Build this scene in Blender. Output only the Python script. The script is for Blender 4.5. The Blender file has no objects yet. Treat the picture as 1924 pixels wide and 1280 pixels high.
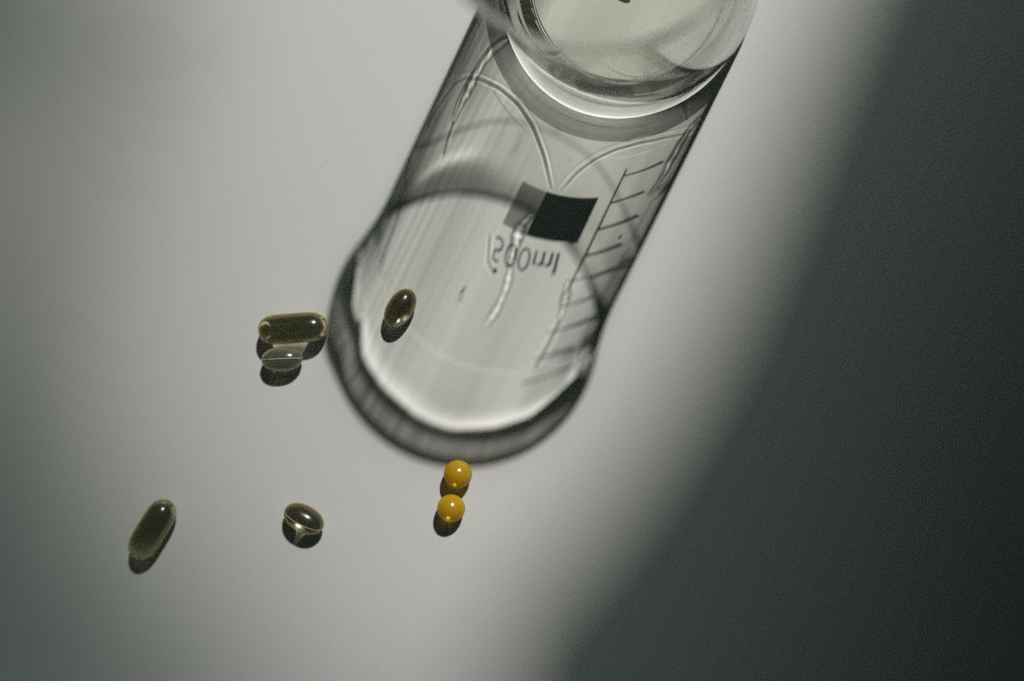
import bpy, bmesh, math, random
import numpy as np
from mathutils import Vector, Matrix

sc = bpy.context.scene
C = sc.collection
random.seed(4)
rng = np.random.default_rng(7)

# ------------------------------------------------------------------ camera
# one Blender unit is one centimetre
S = 0.0165                       # centimetres on the table per picture pixel
H = 2548.0
TX, TY = -0.148, -0.026
_t = np.array([TX, TY, math.sqrt(1 - TX * TX - TY * TY)])
_y = np.array([0, 1, 0]) - TY * _t
_y /= np.linalg.norm(_y)
_x = np.cross(_y, _t)
R = np.stack([_x, _y, _t], 1)    # world axes seen from the camera
cam_d = bpy.data.cameras.new('camera')
cam = bpy.data.objects.new('camera', cam_d)
C.objects.link(cam)
loc = R.T @ np.array([0, 0, H * S])
m = Matrix([[R.T[i][j] for j in range(3)] + [loc[i]] for i in range(3)] + [[0, 0, 0, 1]])
cam.matrix_world = m
cam_d.sensor_width = 36
cam_d.lens = 36 * H / 1924
cam_d.clip_start = 0.5
cam_d.clip_end = 5000
cam_d.dof.use_dof = True
cam_d.dof.focus_distance = H * S - 0.3
cam_d.dof.aperture_fstop = 0.034
sc.camera = cam

# ------------------------------------------------------------------ light
SX, SY = -0.447, -0.903          # how far a shadow runs per unit of height
sun_dir = Vector((SX, SY, -1)).normalized()
world = bpy.data.worlds.new('World')
sc.world = world
world.use_nodes = True
bg = world.node_tree.nodes['Background']
bg.inputs[0].default_value = (0.70, 1.0, 0.82, 1)
bg.inputs[1].default_value = 0.024


def sun(name, strength, angle, color):
    d = bpy.data.lights.new(name, 'SUN')
    d.energy = strength
    d.angle = math.radians(angle)
    d.color = color
    o = bpy.data.objects.new(name, d)
    C.objects.link(o)
    o.rotation_mode = 'QUATERNION'
    o.rotation_quaternion = sun_dir.to_track_quat('-Z', 'Y')
    o.location = -sun_dir * 100
    d.cycles.is_caustics_light = angle < 1
    return o


sun('sunlight', 3.0, 0.95, (1.0, 0.975, 0.94))
sun('added_soft_edge_glow', 0.75, 5, (0.80, 1.0, 0.90))  # wide sun lamp added to lengthen the soft edge of the shade
sun('added_wide_glow', 0.06, 16, (0.8, 1.0, 0.9))  # fainter and wider still, added to lift the shade beyond that edge

sc.view_settings.view_transform = 'Standard'
sc.view_settings.look = 'None'
sc.view_settings.exposure = 0
sc.view_settings.gamma = 1
sc.cycles.max_bounces = 16
sc.cycles.transmission_bounces = 14
sc.cycles.transparent_max_bounces = 16
sc.cycles.caustics_reflective = True
sc.cycles.caustics_refractive = True
sc.cycles.sample_clamp_indirect = 1.5
sc.cycles.blur_glossy = 0.0
sc.cycles.use_light_tree = True
sc.cycles.use_denoising = False        # the photograph is grainy too


# ------------------------------------------------------------------ helpers
def unproj(u, v, z=0.0):
    d = np.array([(u - 962) / H, -(v - 640) / H, -1.0])
    dw = d @ R
    ow = np.array([0, 0, H * S]) @ R
    s = (z - ow[2]) / dw[2]
    return ow + dw * s


def tag(o, label=None, cat=None, group=None, kind=None):
    if label: o['label'] = label
    if cat: o['category'] = cat
    if group: o['group'] = group
    if kind: o['kind'] = kind
    return o


def mesh_obj(name, verts, faces, mat, parent=None, smooth=True):
    me = bpy.data.meshes.new(name)
    me.from_pydata([tuple(v) for v in verts], [], [tuple(f) for f in faces])
    me.update()
    if smooth:
        me.polygons.foreach_set('use_smooth', [True] * len(me.polygons))
    o = bpy.data.objects.new(name, me)
    C.objects.link(o)
    if mat: me.materials.append(mat)
    if parent is not None: o.parent = parent
    return o


def empty(name, loc):
    o = bpy.data.objects.new(name, None)
    o.empty_display_size = 0.5
    o.location = loc
    C.objects.link(o)
    return o


def new_mat(name):
    mt = bpy.data.materials.new(name)
    mt.use_nodes = True
    nt = mt.node_tree
    nt.nodes.clear()
    out = nt.nodes.new('ShaderNodeOutputMaterial')
    return mt, nt, out


def glass_mat(name, color, ior, rough=0.0):
    mt, nt, out = new_mat(name)
    g = nt.nodes.new('ShaderNodeBsdfGlass')
    g.inputs['Color'].default_value = (*color, 1)
    g.inputs['IOR'].default_value = ior
    g.inputs['Roughness'].default_value = rough
    nt.links.new(g.outputs[0], out.inputs[0])
    return mt


def plain_mat(name, color, rough=0.6):
    mt, nt, out = new_mat(name)
    p = nt.nodes.new('ShaderNodeBsdfPrincipled')
    p.inputs['Base Color'].default_value = (*color, 1)
    p.inputs['Roughness'].default_value = rough
    nt.links.new(p.outputs[0], out.inputs[0])
    return mt


# ------------------------------------------------------------------ table
mt, nt, out = new_mat('white_laminate')
p = nt.nodes.new('ShaderNodeBsdfPrincipled')
p.inputs['Roughness'].default_value = 0.55
p.inputs['Specular IOR Level'].default_value = 0.2
tc = nt.nodes.new('ShaderNodeTexCoord')
n1 = nt.nodes.new('ShaderNodeTexNoise'); n1.inputs['Scale'].default_value = 22; n1.inputs['Detail'].default_value = 6
r1 = nt.nodes.new('ShaderNodeMapRange')
r1.inputs[1].default_value = 0.3; r1.inputs[2].default_value = 0.7
r1.inputs[3].default_value = 0.93; r1.inputs[4].default_value = 1.05
mx = nt.nodes.new('ShaderNodeVectorMath'); mx.operation = 'SCALE'
mx.inputs[0].default_value = (0.62, 0.615, 0.60)
nt.links.new(tc.outputs['Object'], n1.inputs['Vector'])
nt.links.new(n1.outputs[0], r1.inputs[0])
nt.links.new(r1.outputs[0], mx.inputs['Scale'])
nt.links.new(mx.outputs[0], p.inputs['Base Color'])
nt.links.new(p.outputs[0], out.inputs[0])
tbl = mesh_obj('table_top', [(-70, -60, 0), (70, -60, 0), (70, 60, 0), (-70, 60, 0)], [(0, 1, 2, 3)], mt, smooth=False)
tag(tbl, kind='structure')
tbl.cycles.is_caustics_receiver = True

# ------------------------------------------------------------------ window wall and added screens that shape the light (out of the frame)

D_W = 225.0
ud = Vector((-SX, -SY, 0)).normalized()         # level direction towards the sun
nd = Vector((-SY, SX, 0)).normalized()
nd = nd if nd.x > 0 else -nd
ELT = 1 / math.hypot(SX, SY)                     # tangent of the sun's elevation


def win_pt(lat, up, dist=D_W):
    return ud * dist + nd * lat + Vector((0, 0, up))


def shade_at(u, v, dist=D_W):
    """point of the window plane that lies between the sun and picture point u, v"""
    g = Vector(unproj(u, v))
    run = dist - g.dot(ud)
    return g.dot(nd), run * ELT


def slab(name, poly, dist, mat, thick=1.0, parent=None):
    n = len(poly)
    vs = [win_pt(a, b, dist) for a, b in poly] + [win_pt(a, b, dist + thick) for a, b in poly]
    fs = [list(range(n)), list(range(2 * n - 1, n - 1, -1))] + [[i, i + n, (i + 1) % n + n, (i + 1) % n] for i in range(n)]
    return mesh_obj(name, vs, fs, mat, parent, smooth=False)


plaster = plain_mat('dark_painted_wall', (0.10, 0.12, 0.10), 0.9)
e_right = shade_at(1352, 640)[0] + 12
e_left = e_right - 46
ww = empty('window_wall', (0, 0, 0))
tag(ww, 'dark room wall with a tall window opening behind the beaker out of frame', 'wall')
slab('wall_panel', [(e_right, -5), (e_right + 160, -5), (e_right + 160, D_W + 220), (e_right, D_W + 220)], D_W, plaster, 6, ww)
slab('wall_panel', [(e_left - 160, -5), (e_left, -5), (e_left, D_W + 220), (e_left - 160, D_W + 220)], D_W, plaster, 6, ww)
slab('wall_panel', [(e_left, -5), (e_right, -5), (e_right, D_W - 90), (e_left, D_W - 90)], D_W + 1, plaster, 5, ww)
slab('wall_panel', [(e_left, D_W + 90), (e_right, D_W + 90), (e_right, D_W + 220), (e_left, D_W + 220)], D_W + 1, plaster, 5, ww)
# added dark panel, its edge bent to cast the shade on the right
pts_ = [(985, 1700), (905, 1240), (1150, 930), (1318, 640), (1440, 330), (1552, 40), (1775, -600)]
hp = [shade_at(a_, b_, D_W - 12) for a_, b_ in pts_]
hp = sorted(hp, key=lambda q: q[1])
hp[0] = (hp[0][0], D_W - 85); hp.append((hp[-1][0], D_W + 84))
edge_pts = []
for i_, (a_, b_) in enumerate(hp): edge_pts.append((a_, b_))
panel_mat = plain_mat('shade_panel_dark', (0.08, 0.10, 0.08), 0.95)
hc = slab('shade_panel', edge_pts + [(e_right + 10, D_W + 84), (e_right + 10, D_W - 85)], D_W - 12, panel_mat, 0.6)
tag(hc, 'unseen dark panel added to cast the shade on the right', 'light screen')
# added see-through screen that dims and dapples the light on the left
mt, nt, out = new_mat('dapple_screen_sheet')
tr = nt.nodes.new('ShaderNodeBsdfTransparent')
df = nt.nodes.new('ShaderNodeBsdfDiffuse'); df.inputs[0].default_value = (0.5, 0.52, 0.45, 1)
mixs = nt.nodes.new('ShaderNodeMixShader')
at = nt.nodes.new('ShaderNodeAttribute'); at.attribute_name = 'shade_share'
nt.links.new(at.outputs['Fac'], mixs.inputs[0])
nt.links.new(tr.outputs[0], mixs.inputs[1]); nt.links.new(df.outputs[0], mixs.inputs[2])
nt.links.new(mixs.outputs[0], out.inputs[0])
CUR = mt
# screen density, one soft spot of shade each (picture point that it shades, share of light held back, size in cm)
shade_spots = [((300, 500), 0.12, 8.0), ((-100, -20), 0.95, 4.8), ((20, 90), 0.30, 2.2), ((200, -20), 0.5, 2.6), ((330, 10), 0.26, 1.5), ((250, 150), 0.34, 2.0), ((60, 330), 0.16, 1.6), ((420, 620), 0.08, 1.5), ((640, 1100), 0.10, 1.8), ((-50, 420), 0.55, 4.2), ((120, 230), 0.28, 3.0),
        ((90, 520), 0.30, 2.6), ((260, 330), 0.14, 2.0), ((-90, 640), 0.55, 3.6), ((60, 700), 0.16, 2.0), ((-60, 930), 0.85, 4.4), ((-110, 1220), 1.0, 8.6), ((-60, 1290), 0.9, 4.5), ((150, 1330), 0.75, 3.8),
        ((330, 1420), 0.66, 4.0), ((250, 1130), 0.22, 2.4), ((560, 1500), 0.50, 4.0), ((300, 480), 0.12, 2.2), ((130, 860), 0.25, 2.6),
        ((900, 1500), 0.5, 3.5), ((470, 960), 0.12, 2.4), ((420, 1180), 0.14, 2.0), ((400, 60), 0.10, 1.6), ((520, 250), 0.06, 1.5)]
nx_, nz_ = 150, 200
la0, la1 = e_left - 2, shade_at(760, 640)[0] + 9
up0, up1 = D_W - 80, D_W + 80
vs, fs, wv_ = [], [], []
gp = [(shade_at(*p_, D_W - 5), a_, s_) for p_, a_, s_ in shade_spots]
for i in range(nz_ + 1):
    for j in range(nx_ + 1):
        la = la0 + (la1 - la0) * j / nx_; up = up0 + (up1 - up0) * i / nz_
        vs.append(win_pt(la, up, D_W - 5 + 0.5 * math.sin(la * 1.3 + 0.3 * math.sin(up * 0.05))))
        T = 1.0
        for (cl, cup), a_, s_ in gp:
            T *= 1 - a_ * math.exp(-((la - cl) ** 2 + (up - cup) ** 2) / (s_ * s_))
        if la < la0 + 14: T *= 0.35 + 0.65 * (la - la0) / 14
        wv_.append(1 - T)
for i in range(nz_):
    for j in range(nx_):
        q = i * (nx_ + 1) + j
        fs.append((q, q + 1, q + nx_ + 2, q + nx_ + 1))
cur = mesh_obj('dapple_screen', vs, fs, CUR)
av = cur.data.attributes.new('shade_share', 'FLOAT', 'POINT')
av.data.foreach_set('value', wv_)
tag(cur, 'unseen screen added to dapple the light on the left, out of frame', 'light screen')


# ------------------------------------------------------------------ beaker
BX, BY = 222.6 * S, 663.6 * S
RB, RR, BH = 237.8 * S, 260.1 * S, 718.7 * S
WALLT = 0.075
FL_A, FL_B, FL_T = 0.0006, 0.06, 0.25


def shadow_to_wall(u, v, near=True, rad=RB):
    """angle and height on the beaker wall whose shadow falls on picture point u, v"""
    g = unproj(u, v)
    gx, gy = g[0] - BX, g[1] - BY
    a = SX * SX + SY * SY
    b = -2 * (gx * SX + gy * SY)
    c = gx * gx + gy * gy - rad * rad
    D = max(b * b - 4 * a * c, 0.0)
    z = (-b - math.sqrt(D)) / (2 * a) if near else (-b + math.sqrt(D)) / (2 * a)
    x, y = gx - SX * z, gy - SY * z
    return math.atan2(y, x), z


mt, nt, out = new_mat('beaker_glass')
gg = nt.nodes.new('ShaderNodeBsdfGlass')
gg.inputs['Color'].default_value = (0.99, 0.996, 0.975, 1); gg.inputs['IOR'].default_value = 1.47; gg.inputs['Roughness'].default_value = 0
dd = nt.nodes.new('ShaderNodeBsdfTranslucent'); dd.inputs[0].default_value = (0.85, 0.85, 0.82, 1)
d2 = nt.nodes.new('ShaderNodeBsdfDiffuse'); d2.inputs[0].default_value = (0.85, 0.85, 0.82, 1)
md = nt.nodes.new('ShaderNodeMixShader')
nt.links.new(dd.outputs[0], md.inputs[1]); nt.links.new(d2.outputs[0], md.inputs[2])
mr = nt.nodes.new('ShaderNodeAttribute'); mr.attribute_name = 'dim_film'
mg = nt.nodes.new('ShaderNodeMixShader')
nt.links.new(mr.outputs['Fac'], mg.inputs[0]); nt.links.new(gg.outputs[0], mg.inputs[1]); nt.links.new(md.outputs[0], mg.inputs[2])
nt.links.new(mg.outputs[0], out.inputs[0])
glass = mt


def outer_profile():
    """radius, height from the base centre out and up to the rim"""
    pts = [(RB - 1.2, 0.07), (RB - 0.95, 0.05), (RB - 0.75, 0.0)]
    for k in range(1, 9):
        a = math.pi / 2 * k / 8
        pts.append((RB - 0.6 + 0.6 * math.sin(a), 0.6 - 0.6 * math.cos(a)))
    return pts


z0, z1 = 0.6, BH - 3.0
N_Z = 440
prof = outer_profile()
i0 = len(prof) - 1
prof += [(RB, z0 + (z1 - z0) * k / N_Z) for k in range(1, N_Z + 1)]
i1 = len(prof) - 1
NL = 120
LIP_T = 0.07                     # the wall thins towards the flared lip
for k in range(1, NL + 1):
    t = k / NL
    prof.append((RB + (RR - RB) * t ** 2.0, z1 + (BH - LIP_T - z1) * t))
rl = RR - LIP_T / 2
for k in range(1, 8):
    a = math.pi * k / 8
    prof.append((rl + LIP_T / 2 * math.cos(a), BH - LIP_T + LIP_T / 2 * math.sin(a)))
for k in range(0, NL + 1):
    t = 1 - k / NL
    th = WALLT + (LIP_T - WALLT) * (t ** 1.15)
    prof.append((RB + (RR - RB) * t ** 2.0 - th, z1 + (BH - LIP_T - z1) * t))
i2 = len(prof) - 1
for k in range(1, 181):
    prof.append((RB - WALLT, z1 + (1.05 - z1) * k / 180))
for k in range(1, 13):
    a = math.pi / 2 * k / 12
    prof.append((RB - WALLT - 0.8 + 0.8 * math.cos(a), 1.05 - 0.78 * math.sin(a)))
# columns: dense on the side away from the sun, where the water marks are
phd = math.atan2(SY, SX)
HALF = math.radians(100)
ang = np.concatenate([phd + np.linspace(-HALF, HALF, 1100, endpoint=False),
                      phd + HALF + np.linspace(0, 2 * math.pi - 2 * HALF, 240, endpoint=False)])
N_A = len(ang)
P = np.array(prof)
rad = np.repeat(P[:, 0][:, None], N_A, 1)
zz = np.repeat(P[:, 1][:, None], N_A, 1)
AA = np.repeat(ang[None, :], len(prof), 0)

# the lip flares and thins over a neck whose height differs round the rim
def bump(a, c, w, soft):
    d = np.abs(((a - c + math.pi) % (2 * math.pi)) - math.pi)
    return 0.5 * (1 - np.tanh((d - w) / soft))
HF = 2.9
hn = 2.0 - 0.6 * bump(ang, math.radians(-6), math.radians(38), math.radians(10)) - 0.35 * bump(ang, math.radians(150), math.radians(25), math.radians(12))
ro = np.arange(len(prof))
S_LO, S_HI = 0.74, 1.75
T = np.clip((zz - (BH - S_HI)) / (S_HI - S_LO), 0, 1)
TF = np.clip((zz - (BH - LIP_T - HF)) / HF, 0, 1) ** 2.0
thin = bump(ang, math.radians(-118), math.radians(82), math.radians(9))[None, :]
out_rows = (ro > i1) & (ro <= i1 + NL)
in_rows = (ro > i1 + NL + 7) & (ro <= i2)
rad[out_rows] = (RB + (RR - RB) * TF)[out_rows]
rad[in_rows] = (RB + (RR - RB) * TF - (WALLT + (LIP_T - WALLT) * np.clip((zz - (BH - 0.25)) / 0.25, 0, 1) - 0.0085 * (1 + 0.07 * np.sin(8 * ang + 1) + 0.04 * np.sin(19 * ang))[None, :] * thin * T ** 3.0))[in_rows]
# pouring spout pressed into the lip
sp = math.radians(186)
w = np.exp(-((((AA - sp + math.pi) % (2 * math.pi)) - math.pi) / 0.17) ** 2)
rad += 0.16 * w * np.clip((zz - (BH - 1.6)) / 1.6, 0, 1) ** 2

# the drawn wall is never perfectly even: long soft streaks in its thickness
def streaks(A, Z, n, f0, f1, amp, seed):
    g = np.random.default_rng(seed)
    o = np.zeros_like(A)
    for _ in range(n):
        kf = g.integers(f0, f1); kz = g.uniform(-0.35, 0.35)
        o += amp / kf ** 1.6 * np.sin(kf * A + kz * Z + g.uniform(0, 6.283))
    return o
rad += (streaks(AA, zz, 14, 3, 11, 0.022, 5) + streaks(AA, zz, 30, 10, 50, 0.0022, 3)) * np.clip((zz - 0.6) / 1.0, 0, 1) * (ro <= i1 + NL)[:, None] * (0.5 - 0.5 * np.tanh((zz - (BH - 1.3)) / 0.5))

# water left on the wall: film edges and drips
sub_A = AA[i0:i1, :1100] * RB
sub_Z = zz[i0:i1, :1100]
disp = np.zeros_like(sub_A)


def water(pts, kind, width, amp):
    q = []
    for (u, v) in pts:
        a, z = shadow_to_wall(u, v)
        while a < phd - math.pi: a += 2 * math.pi
        while a > phd + math.pi: a -= 2 * math.pi
        q.append((a * RB, z))
    q = np.array(q)
    # smooth the polyline
    t = np.arange(len(q)); tt = np.linspace(0, len(q) - 1, 6 * len(q))
    c = np.stack([np.interp(tt, t, q[:, 0]), np.interp(tt, t, q[:, 1])], 1)
    for _ in range(4):
        c[1:-1] = (c[:-2] + c[1:-1] * 2 + c[2:]) / 4
    best = np.full(sub_A.shape, 1e9); side = np.zeros_like(best); along = np.zeros_like(best)
    for k in range(len(c) - 1):
        p0, p1 = c[k], c[k + 1]; e = p1 - p0; L = max(np.hypot(*e), 1e-6)
        dx, dz = sub_A - p0[0], sub_Z - p0[1]
        s_ = np.clip((dx * e[0] + dz * e[1]) / L ** 2, 0, 1)
        d_ = np.hypot(dx - s_ * e[0], dz - s_ * e[1])
        mk = d_ < best
        best[mk] = d_[mk]
        side[mk] = np.sign(dx * e[1] - dz * e[0])[mk]
        along[mk] = ((k + s_) / (len(c) - 1))[mk]
    wv = 1 + 0.18 * np.sin(along * 11 + amp * 31) + 0.06 * np.sin(along * 41)
    ends = np.clip(along / 0.08, 0, 1) * np.clip((1 - along) / 0.08, 0, 1)
    f = amp / (1.22 * np.clip(sub_Z, 0.8, 20)) * np.clip(np.cos(sub_A / RB - phd), 0.1, 1) ** 1.5        # height that gives a lens of power amp at this distance
    if kind == 'ridge':
        return f * width ** 2 * np.exp(-(best / width) ** 2) * (0.35 + 0.65 * ends)
    if kind == 'pair':
        x = side * best / width
        return f * width ** 2 * 0.6 * x * np.exp(-x * x) * (0.35 + 0.65 * ends)
    if kind == 'drip':
        w_ = width * wv * (0.45 + 0.55 * np.sin(math.pi * along) ** 0.6)
        return f * w_ ** 2 * 0.33 * np.clip(1 - (best / w_) ** 2, 0, 1) ** 1.5
    return 0


WATER = [
    ([(800, 265), (815, 225), (838, 180), (858, 150), (880, 140), (910, 142), (945, 160), (980, 190), (1010, 235), (1030, 290), (1042, 352)], 'ridge', 0.036, 0.5),
    ([(806, 268), (822, 228), (846, 184), (864, 157), (882, 147), (908, 149), (940, 167), (974, 196), (1003, 239), (1023, 292), (1036, 352)], 'ridge', 0.042, -1.15),
    ([(1050, 352), (1078, 318), (1115, 290), (1155, 272), (1200, 259), (1250, 248), (1300, 232), (1335, 212)], 'ridge', 0.036, 0.5),
    ([(1055, 357), (1083, 324), (1119, 297), (1158, 279), (1203, 266), (1252, 255), (1303, 239), (1338, 219)], 'ridge', 0.05, -0.58),
    ([(1345, 195), (1318, 212), (1290, 240), (1262, 285), (1240, 325), (1213, 362)], 'drip', 0.20, 0.85),
    ([(1350, 205), (1322, 225), (1298, 250), (1272, 293), (1250, 333), (1222, 368)], 'ridge', 0.06, -0.90),
    ([(940, 78), (915, 110), (893, 150), (875, 185), (857, 228)], 'drip', 0.20, 0.85),
    ([(930, 78), (905, 110), (883, 150), (865, 185), (850, 228)], 'ridge', 0.05, -0.72),
    ([(857, 228), (845, 260), (838, 290)], 'ridge', 0.07, -0.65),
    ([(805, 245), (790, 290), (770, 345), (757, 400), (735, 460), (715, 520), (704, 590)], 'ridge', 0.06, -0.79),
    ([(1000, 402), (978, 425), (967, 465), (960, 500)], 'drip', 0.18, 0.9),
    ([(960, 500), (952, 540), (932, 585), (910, 616)], 'drip', 0.13, 0.8),
    ([(1063, 528), (1060, 560), (1050, 600)], 'drip', 0.16, 0.9),
    ([(1050, 600), (1030, 640), (1008, 680), (970, 738)], 'ridge', 0.08, -0.72),
    ([(1325, 340), (1290, 375), (1245, 410), (1205, 450), (1165, 478)], 'ridge', 0.06, -0.86),
    ([(920, 440), (917, 490), (926, 510)], 'ridge', 0.05, -0.72),
    ([(1325, 130), (1318, 155), (1300, 190), (1290, 220)], 'drip', 0.22, -1.2),
    ([(1380, 110), (1350, 145), (1310, 165), (1260, 160)], 'ridge', 0.05, 0.38),
]
for args in WATER:
    disp += water(*args)
# small droplets
for (u, v, r_, a_) in [(930, 510, 0.05, 0.002), (1160, 440, 0.06, 0.0007), (1070, 300, 0.12, 0.0006)]:
    a, z = shadow_to_wall(u, v)
    while a < phd - math.pi: a += 2 * math.pi
    d2 = (sub_A - a * RB) ** 2 + (sub_Z - z) ** 2
    disp += -a_ * 0.35 * np.exp(-d2 / r_ ** 2)
rad[i0:i1, :1100] += disp

# added veil: dims the cast shadow's lip band and one side, pales the lip
gf = np.random.default_rng(12)
run_a = np.zeros_like(AA)
for _ in range(22):
    kf = gf.integers(18, 95)
    run_a += np.sin(kf * AA + gf.uniform(-0.25, 0.25) * zz + gf.uniform(0, 6.283)) / 22 ** 0.5
lip_w = 1 - 0.92 * bump(ang, math.radians(-2), math.radians(36), math.radians(8))
low = 0.86 + 0.04 * np.sin(3 * ang + 1) - 0.15 * bump(ang, math.radians(175), math.radians(28), math.radians(8))
away = bump(ang, math.radians(-115), math.radians(85), math.radians(12))
low = low + 0.15 * (1 - away)
soft = 0.06 + 0.30 * (1 - away)
dim_film = (0.45 - 0.08 * (1 - away[None, :])) * lip_w[None, :] * (1 + 0.10 * run_a) * 0.5 * (1 + np.tanh((zz - (BH - low[None, :])) / soft[None, :]))
lf = bump(ang, math.radians(-165), math.radians(30), math.radians(14))
dim_film += (0.05 + 0.05 * run_a.clip(-1, 2)) * lf[None, :] * np.clip((zz - 0.5) / 1.0, 0, 1)
dim_film += 0.004 * (1 + run_a.clip(-1, 2))
dim_film += 0.12 * bump(ang, math.radians(-190), math.radians(24), math.radians(7))[None, :] * 0.5 * (1 - np.tanh((zz - 3.0) / 0.3))  # dark left edge of the cast shadow, put in as veil
a_p = (AA - phd + math.pi) % (2 * math.pi) - math.pi + phd
def wp(u, v):
    a, z = shadow_to_wall(u, v, True, IR)
    return (a - phd + math.pi) % (2 * math.pi) - math.pi + phd, z


IR = RB + 0.02
pc = [wp(*c) for c in ((980, 340), (1118, 370), (1085, 458), (947, 416))]
pa0, pa1 = (pc[0][0] + pc[3][0]) / 2, (pc[1][0] + pc[2][0]) / 2
pz0, pz1 = (pc[0][1] + pc[1][1]) / 2, (pc[2][1] + pc[3][1]) / 2
pm = pa0 + (pa1 - pa0) * 0.34
dim_film[(a_p > pa0) & (a_p < pm) & (zz > pz0) & (zz < pz1) & (ro <= i1)[:, None]] = 0.68  # lighter end of the patch's shadow, put in as a thinner veil
dim_film = np.clip(dim_film, 0, 0.68) * (np.arange(len(prof)) > 2)[:, None]
dim_film[zz < 0.35] = 0.0

X = rad * np.cos(AA); Y = rad * np.sin(AA)
M = len(prof)
V = np.stack([X, Y, zz], 2).reshape(-1, 3)
ii, jj = np.meshgrid(np.arange(M - 1), np.arange(N_A), indexing='ij')
k2 = (jj + 1) % N_A
quads = np.stack([ii * N_A + jj, ii * N_A + k2, (ii + 1) * N_A + k2, (ii + 1) * N_A + jj], 2).reshape(-1, 4)

# floor: two gently uneven domed sheets over an even net of points
from mathutils.geometry import delaunay_2d_cdt
g5 = np.random.default_rng(21)
waves = [(*g5.normal(0, 1.6, 2), g5.uniform(0, 6.283), FL_A) for _ in range(14)]


def floor_cap(row, zc, flip):
    r0 = float(rad[row, 0]); z_r = float(zz[row, 0])
    ring = [Vector((X[row, j_], Y[row, j_])) for j_ in range(N_A)]
    grid = []
    st = 0.11
    nn = int(r0 / st) + 2
    for a_ in range(-nn, nn + 1):
        for b_ in range(-nn, nn + 1):
            x_, y_ = (a_ + 0.5 * (b_ % 2)) * st, b_ * st * 0.866
            if math.hypot(x_, y_) < r0 - 0.05: grid.append(Vector((x_, y_)))
    co, _, fc, ov, _, _ = delaunay_2d_cdt(ring + grid, [(j_, (j_ + 1) % N_A) for j_ in range(N_A)], [], 1, 1e-7)
    back = [o_[0] if len(o_) else -1 for o_ in ov]
    ids, vs_ = {}, []
    base_n = len(V) + len(extra)
    for q_, c_ in enumerate(co):
        if 0 <= back[q_] < N_A:
            ids[q_] = row * N_A + back[q_]
        else:
            d_ = math.hypot(c_.x, c_.y) / r0
            z_ = z_r + (zc - z_r) * (1 - d_ * d_) ** 1.0
            if flip: z_ += sum(w_[3] * math.sin(w_[0] * c_.x + w_[1] * c_.y + w_[2]) for w_ in waves) * min(1, (1 - d_) * 4)
            ids[q_] = base_n + len(vs_); vs_.append((c_.x, c_.y, z_))
    extra.extend(vs_)
    for f_ in fc:
        t_ = [ids[q_] for q_ in f_]
        caps.append(t_ if flip else t_[::-1])


extra, caps = [], []
floor_cap(0, 0.07 + FL_B, False)
floor_cap(M - 1, float(zz[M - 1, 0]) + FL_T, True)
V = np.concatenate([V, np.array(extra)])
caps = np.array(caps)
me = bpy.data.meshes.new('glass_wall')
me.vertices.add(len(V)); me.vertices.foreach_set('co', V.ravel())
loops = np.concatenate([quads.ravel(), caps.ravel()])
me.loops.add(len(loops)); me.loops.foreach_set('vertex_index', loops)
starts = np.concatenate([np.arange(len(quads)) * 4, len(quads) * 4 + np.arange(len(caps)) * 3])
me.polygons.add(len(starts)); me.polygons.foreach_set('loop_start', starts)
me.update(calc_edges=True)
me.polygons.foreach_set('use_smooth', [True] * len(me.polygons))
fa = me.attributes.new('dim_film', 'FLOAT', 'POINT')
fa.data.foreach_set('value', np.concatenate([dim_film.ravel(), np.zeros(len(extra))]).astype(np.float32))
beaker = empty('glass_beaker', (BX, BY, 0.0))
tag(beaker, 'clear glass laboratory beaker standing at the top edge with a flared rim', 'beaker')
me.materials.append(glass)
gw = bpy.data.objects.new('glass_wall', me)
C.objects.link(gw)
gw.parent = beaker
gw.cycles.is_caustics_caster = True

# printed marks on the outside of the wall
ink, nt, out = new_mat('white_enamel_ink')
ia = nt.nodes.new('ShaderNodeBsdfDiffuse'); ia.inputs[0].default_value = (0.75, 0.76, 0.74, 1)
ib = nt.nodes.new('ShaderNodeBsdfTranslucent'); ib.inputs[0].default_value = (0.75, 0.76, 0.74, 1)
im = nt.nodes.new('ShaderNodeMixShader'); im.inputs[0].default_value = 0.45
nt.links.new(ia.outputs[0], im.inputs[1]); nt.links.new(ib.outputs[0], im.inputs[2]); it = nt.nodes.new('ShaderNodeBsdfTransparent')
i2_ = nt.nodes.new('ShaderNodeMixShader'); i2_.inputs[0].default_value = 0.06
nt.links.new(im.outputs[0], i2_.inputs[1]); nt.links.new(it.outputs[0], i2_.inputs[2]); nt.links.new(i2_.outputs[0], out.inputs[0])

def wall_point(a, z, r=IR):
    return (r * math.cos(a), r * math.sin(a), z)


def wall_patch(name, a0, a1, zlo, zhi, mat, na=16, nz=4, th=0.012, parent=beaker):
    vs, fs = [], []
    for r in (IR, IR + th):
        for i in range(nz + 1):
            for j in range(na + 1):
                vs.append(wall_point(a0 + (a1 - a0) * j / na, zlo + (zhi - zlo) * i / nz, r))
    n1 = (na + 1) * (nz + 1)
    for i in range(nz):
        for j in range(na):
            q = [i * (na + 1) + j, i * (na + 1) + j + 1, (i + 1) * (na + 1) + j + 1, (i + 1) * (na + 1) + j]
            fs.append(q[::-1]); fs.append([x + n1 for x in q])
    ring = [j for j in range(na + 1)] + [(i + 1) * (na + 1) - 1 for i in range(1, nz + 1)] + [nz * (na + 1) + j for j in range(na - 1, -1, -1)] + [i * (na + 1) for i in range(nz - 1, 0, -1)]
    for q, r in zip(ring, ring[1:] + ring[:1]):
        fs.append([q, r, r + n1, q + n1])
    return mesh_obj(name, vs, fs, mat, parent)


# marking patch
wall_patch('marking_patch', pm, pa1, pz0, pz1, ink)
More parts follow.
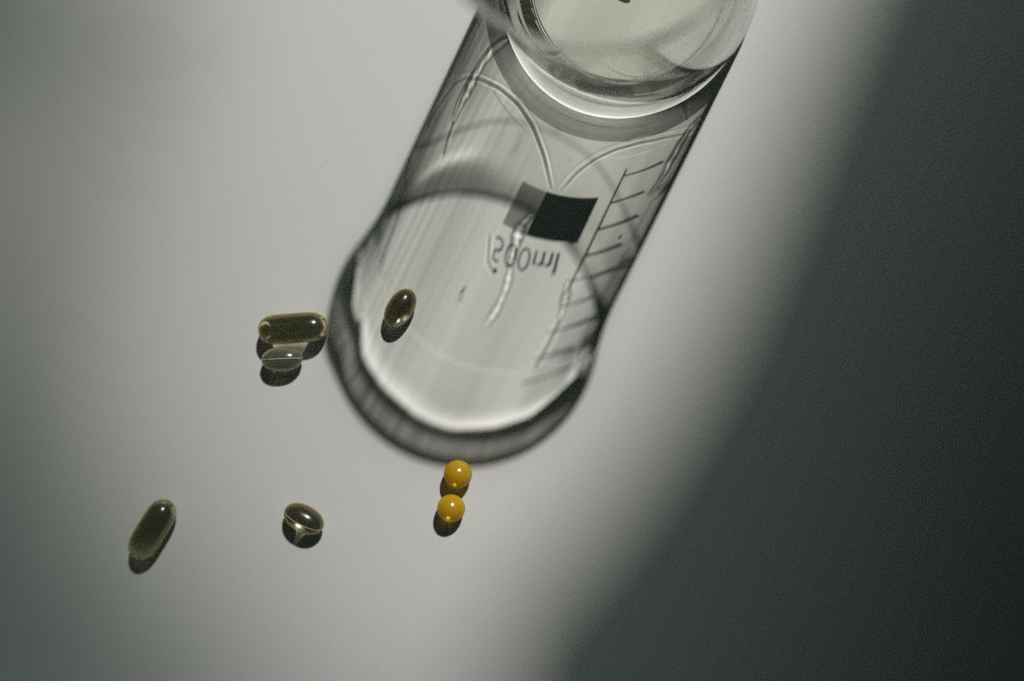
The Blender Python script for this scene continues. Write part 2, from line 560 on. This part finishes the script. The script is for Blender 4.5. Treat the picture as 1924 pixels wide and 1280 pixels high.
# graduation scale
sa, sz = wp(1170, 330)
_, sz_end = wp(1003, 716)
wall_patch('scale_line', sa - 0.0028, sa + 0.0028, wp(1172, 318)[1], wp(1072, 545)[1], ink, na=1, nz=24)
lens = [1.25, 1.05, 1.25, 1.15, 1.9, 1.0, 1.7, 1.2, 1.5]
for k in range(9):
    z = sz + (sz_end - sz) * k / 8
    wall_patch('graduation_tick', sa, sa + lens[k] / RB, z - 0.008, z + 0.008, ink, na=14, nz=1)

# capacity in print
cu = bpy.data.curves.new('capacity_text', 'FONT')
cu.body = '500ml'
cu.size = 1.0
cu.shear = 0.25
cu.extrude = 0.0
cu.offset = -0.02
cu.resolution_u = 4
cu.align_x = 'CENTER'
to = bpy.data.objects.new('tmp', cu)
C.objects.link(to)
bpy.context.view_layer.update()
tm = bpy.data.meshes.new_from_object(to.evaluated_get(bpy.context.evaluated_depsgraph_get()))
bpy.data.objects.remove(to)
bmt = bmesh.new(); bmt.from_mesh(tm)
bmesh.ops.subdivide_edges(bmt, edges=[e for e in bmt.edges if e.calc_length() > 0.1], cuts=2)
ext = bmesh.ops.extrude_face_region(bmt, geom=list(bmt.faces))
for g_ in ext['geom']:
    if isinstance(g_, bmesh.types.BMVert): g_.co.z += 0.012
ta, tz = wp(990, 465)
xs = [v_.co.x for v_ in bmt.verts]
sx_ = 2.15 / (max(xs) - min(xs))
for v_ in bmt.verts:
    v_.co = Vector(wall_point(ta + v_.co.x * sx_ / RB, tz + v_.co.y * 1.12, IR + v_.co.z))
me_t = bpy.data.meshes.new('capacity_text'); bmt.to_mesh(me_t)
me_t.materials.append(ink)
txt = bpy.data.objects.new('capacity_text', me_t); C.objects.link(txt); txt.parent = beaker

for o_ in beaker.children:
    if o_ is not gw: o_.cycles.is_caustics_receiver = True

# ------------------------------------------------------------------ softgels


def gel_mat(name, color, ior, body, share, rim, rim_col, coat_rough=0.24):
    """clear gelatine: refraction, a soft sheen, a cloudy share and a tinted shell that is seen edge-on at the rim"""
    mt, nt, out = new_mat(name)
    def N(t): return nt.nodes.new(t)
    rf = N('ShaderNodeBsdfGlass')
    rf.inputs['Color'].default_value = (*color, 1)
    rf.inputs['IOR'].default_value = ior
    rf.inputs['Roughness'].default_value = 0.0
    def cloudy(col, k):
        d = N('ShaderNodeBsdfDiffuse'); d.inputs[0].default_value = (*col, 1)
        t = N('ShaderNodeBsdfTranslucent'); t.inputs[0].default_value = (*col, 1)
        m = N('ShaderNodeMixShader'); m.inputs[0].default_value = k
        nt.links.new(d.outputs[0], m.inputs[1]); nt.links.new(t.outputs[0], m.inputs[2])
        return m
    c1 = cloudy(body, 0.5)
    m1 = N('ShaderNodeMixShader'); m1.inputs[0].default_value = share
    nt.links.new(rf.outputs[0], m1.inputs[1]); nt.links.new(c1.outputs[0], m1.inputs[2])
    lw = N('ShaderNodeLayerWeight'); lw.inputs[0].default_value = 0.5
    pw = N('ShaderNodeMath'); pw.operation = 'POWER'; pw.inputs[1].default_value = 3.0
    ml = N('ShaderNodeMath'); ml.operation = 'MULTIPLY'; ml.inputs[1].default_value = rim
    nt.links.new(lw.outputs['Facing'], pw.inputs[0]); nt.links.new(pw.outputs[0], ml.inputs[0])
    c2 = cloudy(rim_col, 0.55)
    m3 = N('ShaderNodeMixShader')
    nt.links.new(ml.outputs[0], m3.inputs[0]); nt.links.new(m1.outputs[0], m3.inputs[1]); nt.links.new(c2.outputs[0], m3.inputs[2])
    gl = N('ShaderNodeBsdfGlossy'); gl.inputs['Roughness'].default_value = coat_rough
    m2 = N('ShaderNodeMixShader'); m2.inputs[0].default_value = 0.06
    nt.links.new(m3.outputs[0], m2.inputs[1]); nt.links.new(gl.outputs[0], m2.inputs[2])
    nt.links.new(m2.outputs[0], out.inputs[0])
    return mt, nt, m1


amber = gel_mat('clear_amber_gelatine', (0.985, 0.985, 0.88), 1.52, (0.5, 0.42, 0.2), 0.01, 1.0, (1.0, 0.60, 0.07))[0]
thin_amber = gel_mat('thin_amber_gelatine', (0.985, 0.98, 0.88), 1.395, (0.5, 0.42, 0.2), 0.01, 1.0, (1.0, 0.60, 0.07))[0]
pale = gel_mat('pale_gelatine', (1.0, 0.995, 0.95), 1.42, (0.75, 0.74, 0.62), 0.10, 0.9, (1.0, 0.72, 0.30))[0]
gold, gnt, gm = gel_mat('golden_gelatine', (1.0, 0.86, 0.18), 1.38, (0.95, 0.66, 0.04), 0.42, 0.5, (0.95, 0.55, 0.06))
sss = gnt.nodes.new('ShaderNodeBsdfPrincipled')
sss.inputs['Base Color'].default_value = (1.0, 0.55, 0.02, 1)
sss.inputs['Subsurface Weight'].default_value = 1.0
sss.inputs['Subsurface Radius'].default_value = (1.0, 0.7, 0.12)
sss.inputs['Subsurface Scale'].default_value = 0.35
sss.inputs['Specular IOR Level'].default_value = 0.0
gnt.links.new(sss.outputs[0], gm.inputs[2])


def capsule_mesh(L, r, e):
    """solid of revolution along x, half length L, radius r; e shapes the ends"""
    nu, nv = 72, 64
    v = []; f = []
    for i in range(nu + 1):
        t = -math.cos(math.pi * i / nu)
        x = L * (abs(t) ** 1.0) * (1 if t > 0 else -1)
        rr = r * max(0.0, 1 - abs(t) ** e) ** (1 / 2.0)
        if i in (0, nu):
            v.append((x, 0, 0)); continue
        for j in range(nv):
            a = 2 * math.pi * j / nv
            v.append((x, rr * math.cos(a), rr * math.sin(a)))
    def idx(i, j):
        if i == 0: return 0
        if i == nu: return len(v) - 1
        return 1 + (i - 1) * nv + j % nv
    for i in range(nu):
        for j in range(nv):
            q = [idx(i, j), idx(i + 1, j), idx(i + 1, j + 1), idx(i, j + 1)]
            q = list(dict.fromkeys(q))
            f.append(q[::-1])
    return v, f


air_mat = glass_mat('air_in_fill', (1.0, 0.99, 0.9), 1 / 1.2)
seam_mat = plain_mat('gelatine_weld', (0.62, 0.56, 0.40), 0.35)


def softgel(name, u, v, L, r, deg, e, mat, label, cat, group=None, seam=None, bubble=None):
    p = unproj(u, v, r * S)
    o = empty(name, (p[0], p[1], 0))
    o.rotation_euler = (0, 0, math.radians(deg))
    tag(o, label, cat, group)
    vs, fs = capsule_mesh(L * S, r * S, e)
    vs = [(a, b, c + r * S + 0.002) for a, b, c in vs]
    g = mesh_obj('gelatine_shell', vs, fs, mat, o)
    g.cycles.is_caustics_caster = True
    g.cycles.is_caustics_receiver = True
    if bubble is not None:
        # air left in the fill at one end
        bb = bmesh.new()
        bmesh.ops.create_uvsphere(bb, u_segments=40, v_segments=24, radius=1.0, matrix=Matrix.Translation((bubble[0], 0, r * S + 0.07)) @ Matrix.Diagonal((bubble[1] * 0.85, bubble[1], bubble[1] * 0.8, 1)))
        bme = bpy.data.meshes.new('air_bubble'); bb.to_mesh(bme)
        bme.polygons.foreach_set('use_smooth', [True] * len(bme.polygons))
        bme.materials.append(air_mat)
        bo = bpy.data.objects.new('air_bubble', bme); C.objects.link(bo); bo.parent = o
    if seam is not None:
        # moulding seam: a hair-thin weld line running lengthways round the shell
        n = 96; vv = []; ff = []
        ca_, sa_ = math.cos(math.radians(seam)), math.sin(math.radians(seam))
        for i in range(n):
            t = 2 * math.pi * i / n
            x = math.cos(t); q = (1 if math.sin(t) >= 0 else -1) * max(0.0, 1 - abs(x) ** e) ** 0.5
            for k, (dr, dw) in enumerate(((0.0, -0.008), (0.010, 0.0), (0.0, 0.008))):
                rr = (r * S + dr) * q
                xx = (L * S + dr) * x
                vv.append((xx, rr * sa_ + dw * ca_, rr * ca_ - dw * sa_ + r * S + 0.002))
        for i in range(n):
            for k in range(2):
                a0, b0 = i * 3 + k, ((i + 1) % n) * 3 + k
                ff.append((a0, b0, b0 + 1, a0 + 1))
        mesh_obj('seam', vv, ff, seam_mat, o)
    return o


softgel('softgel', 550, 617, 67, 29, 4, 5.0, amber, 'large oblong amber softgel lying above the small pale softgel', 'softgel', bubble=(-0.80, 0.20))
softgel('softgel', 530, 675, 40, 24, 3, 2.3, pale, 'small pale oval softgel tucked under the large oblong one', 'softgel', seam=4)
softgel('softgel', 752, 579, 40, 25, 57, 2.3, thin_amber, 'oval softgel lying inside the round rim shadow of the beaker', 'softgel', seam=-8)
softgel('softgel', 286, 995, 66, 29, 57, 4.0, amber, 'long oblong dark amber softgel alone at the lower left', 'softgel')
softgel('softgel', 571, 975, 41, 26, -27, 2.3, thin_amber, 'short oval softgel alone between the long softgel and the golden balls', 'softgel', seam=-14)
softgel('round_softgel', 860.6, 891, 26.5, 26.5, 0, 2.0, gold, 'upper golden round softgel touching the edge of the beaker shadow', 'round softgel')
softgel('round_softgel', 847.8, 955.3, 26.3, 26.3, 20, 2.0, gold, 'lower golden round softgel just below the other golden ball', 'round softgel')

# ------------------------------------------------------------------ dust on the table
bd = bmesh.new()
rd = random.Random(11)
spots = [(190, 66), (1505, 550), (1036, 520), (868, 520), (612, 700), (420, 300), (1290, 860)] + [(rd.uniform(20, 1900), rd.uniform(20, 1260)) for _ in range(40)]
for u, v in spots:
    p_ = unproj(u, v)
    r_ = rd.uniform(0.006, 0.014)
    mat_ = Matrix.Translation((p_[0], p_[1], r_ * 0.5)) @ Matrix.Rotation(rd.uniform(0, 3), 4, 'Z') @ Matrix.Diagonal((r_ * rd.uniform(1, 2.2), r_, r_ * 0.6, 1))
    bmesh.ops.create_icosphere(bd, subdivisions=1, radius=1.0, matrix=mat_)
dm = bpy.data.meshes.new('dust'); bd.to_mesh(dm)
dm.materials.append(plain_mat('dust_specks', (0.22, 0.23, 0.21), 0.9))
do = bpy.data.objects.new('dust', dm); C.objects.link(do)
tag(do, 'scattered tiny dust specks on the pale table top', 'dust', kind='stuff')
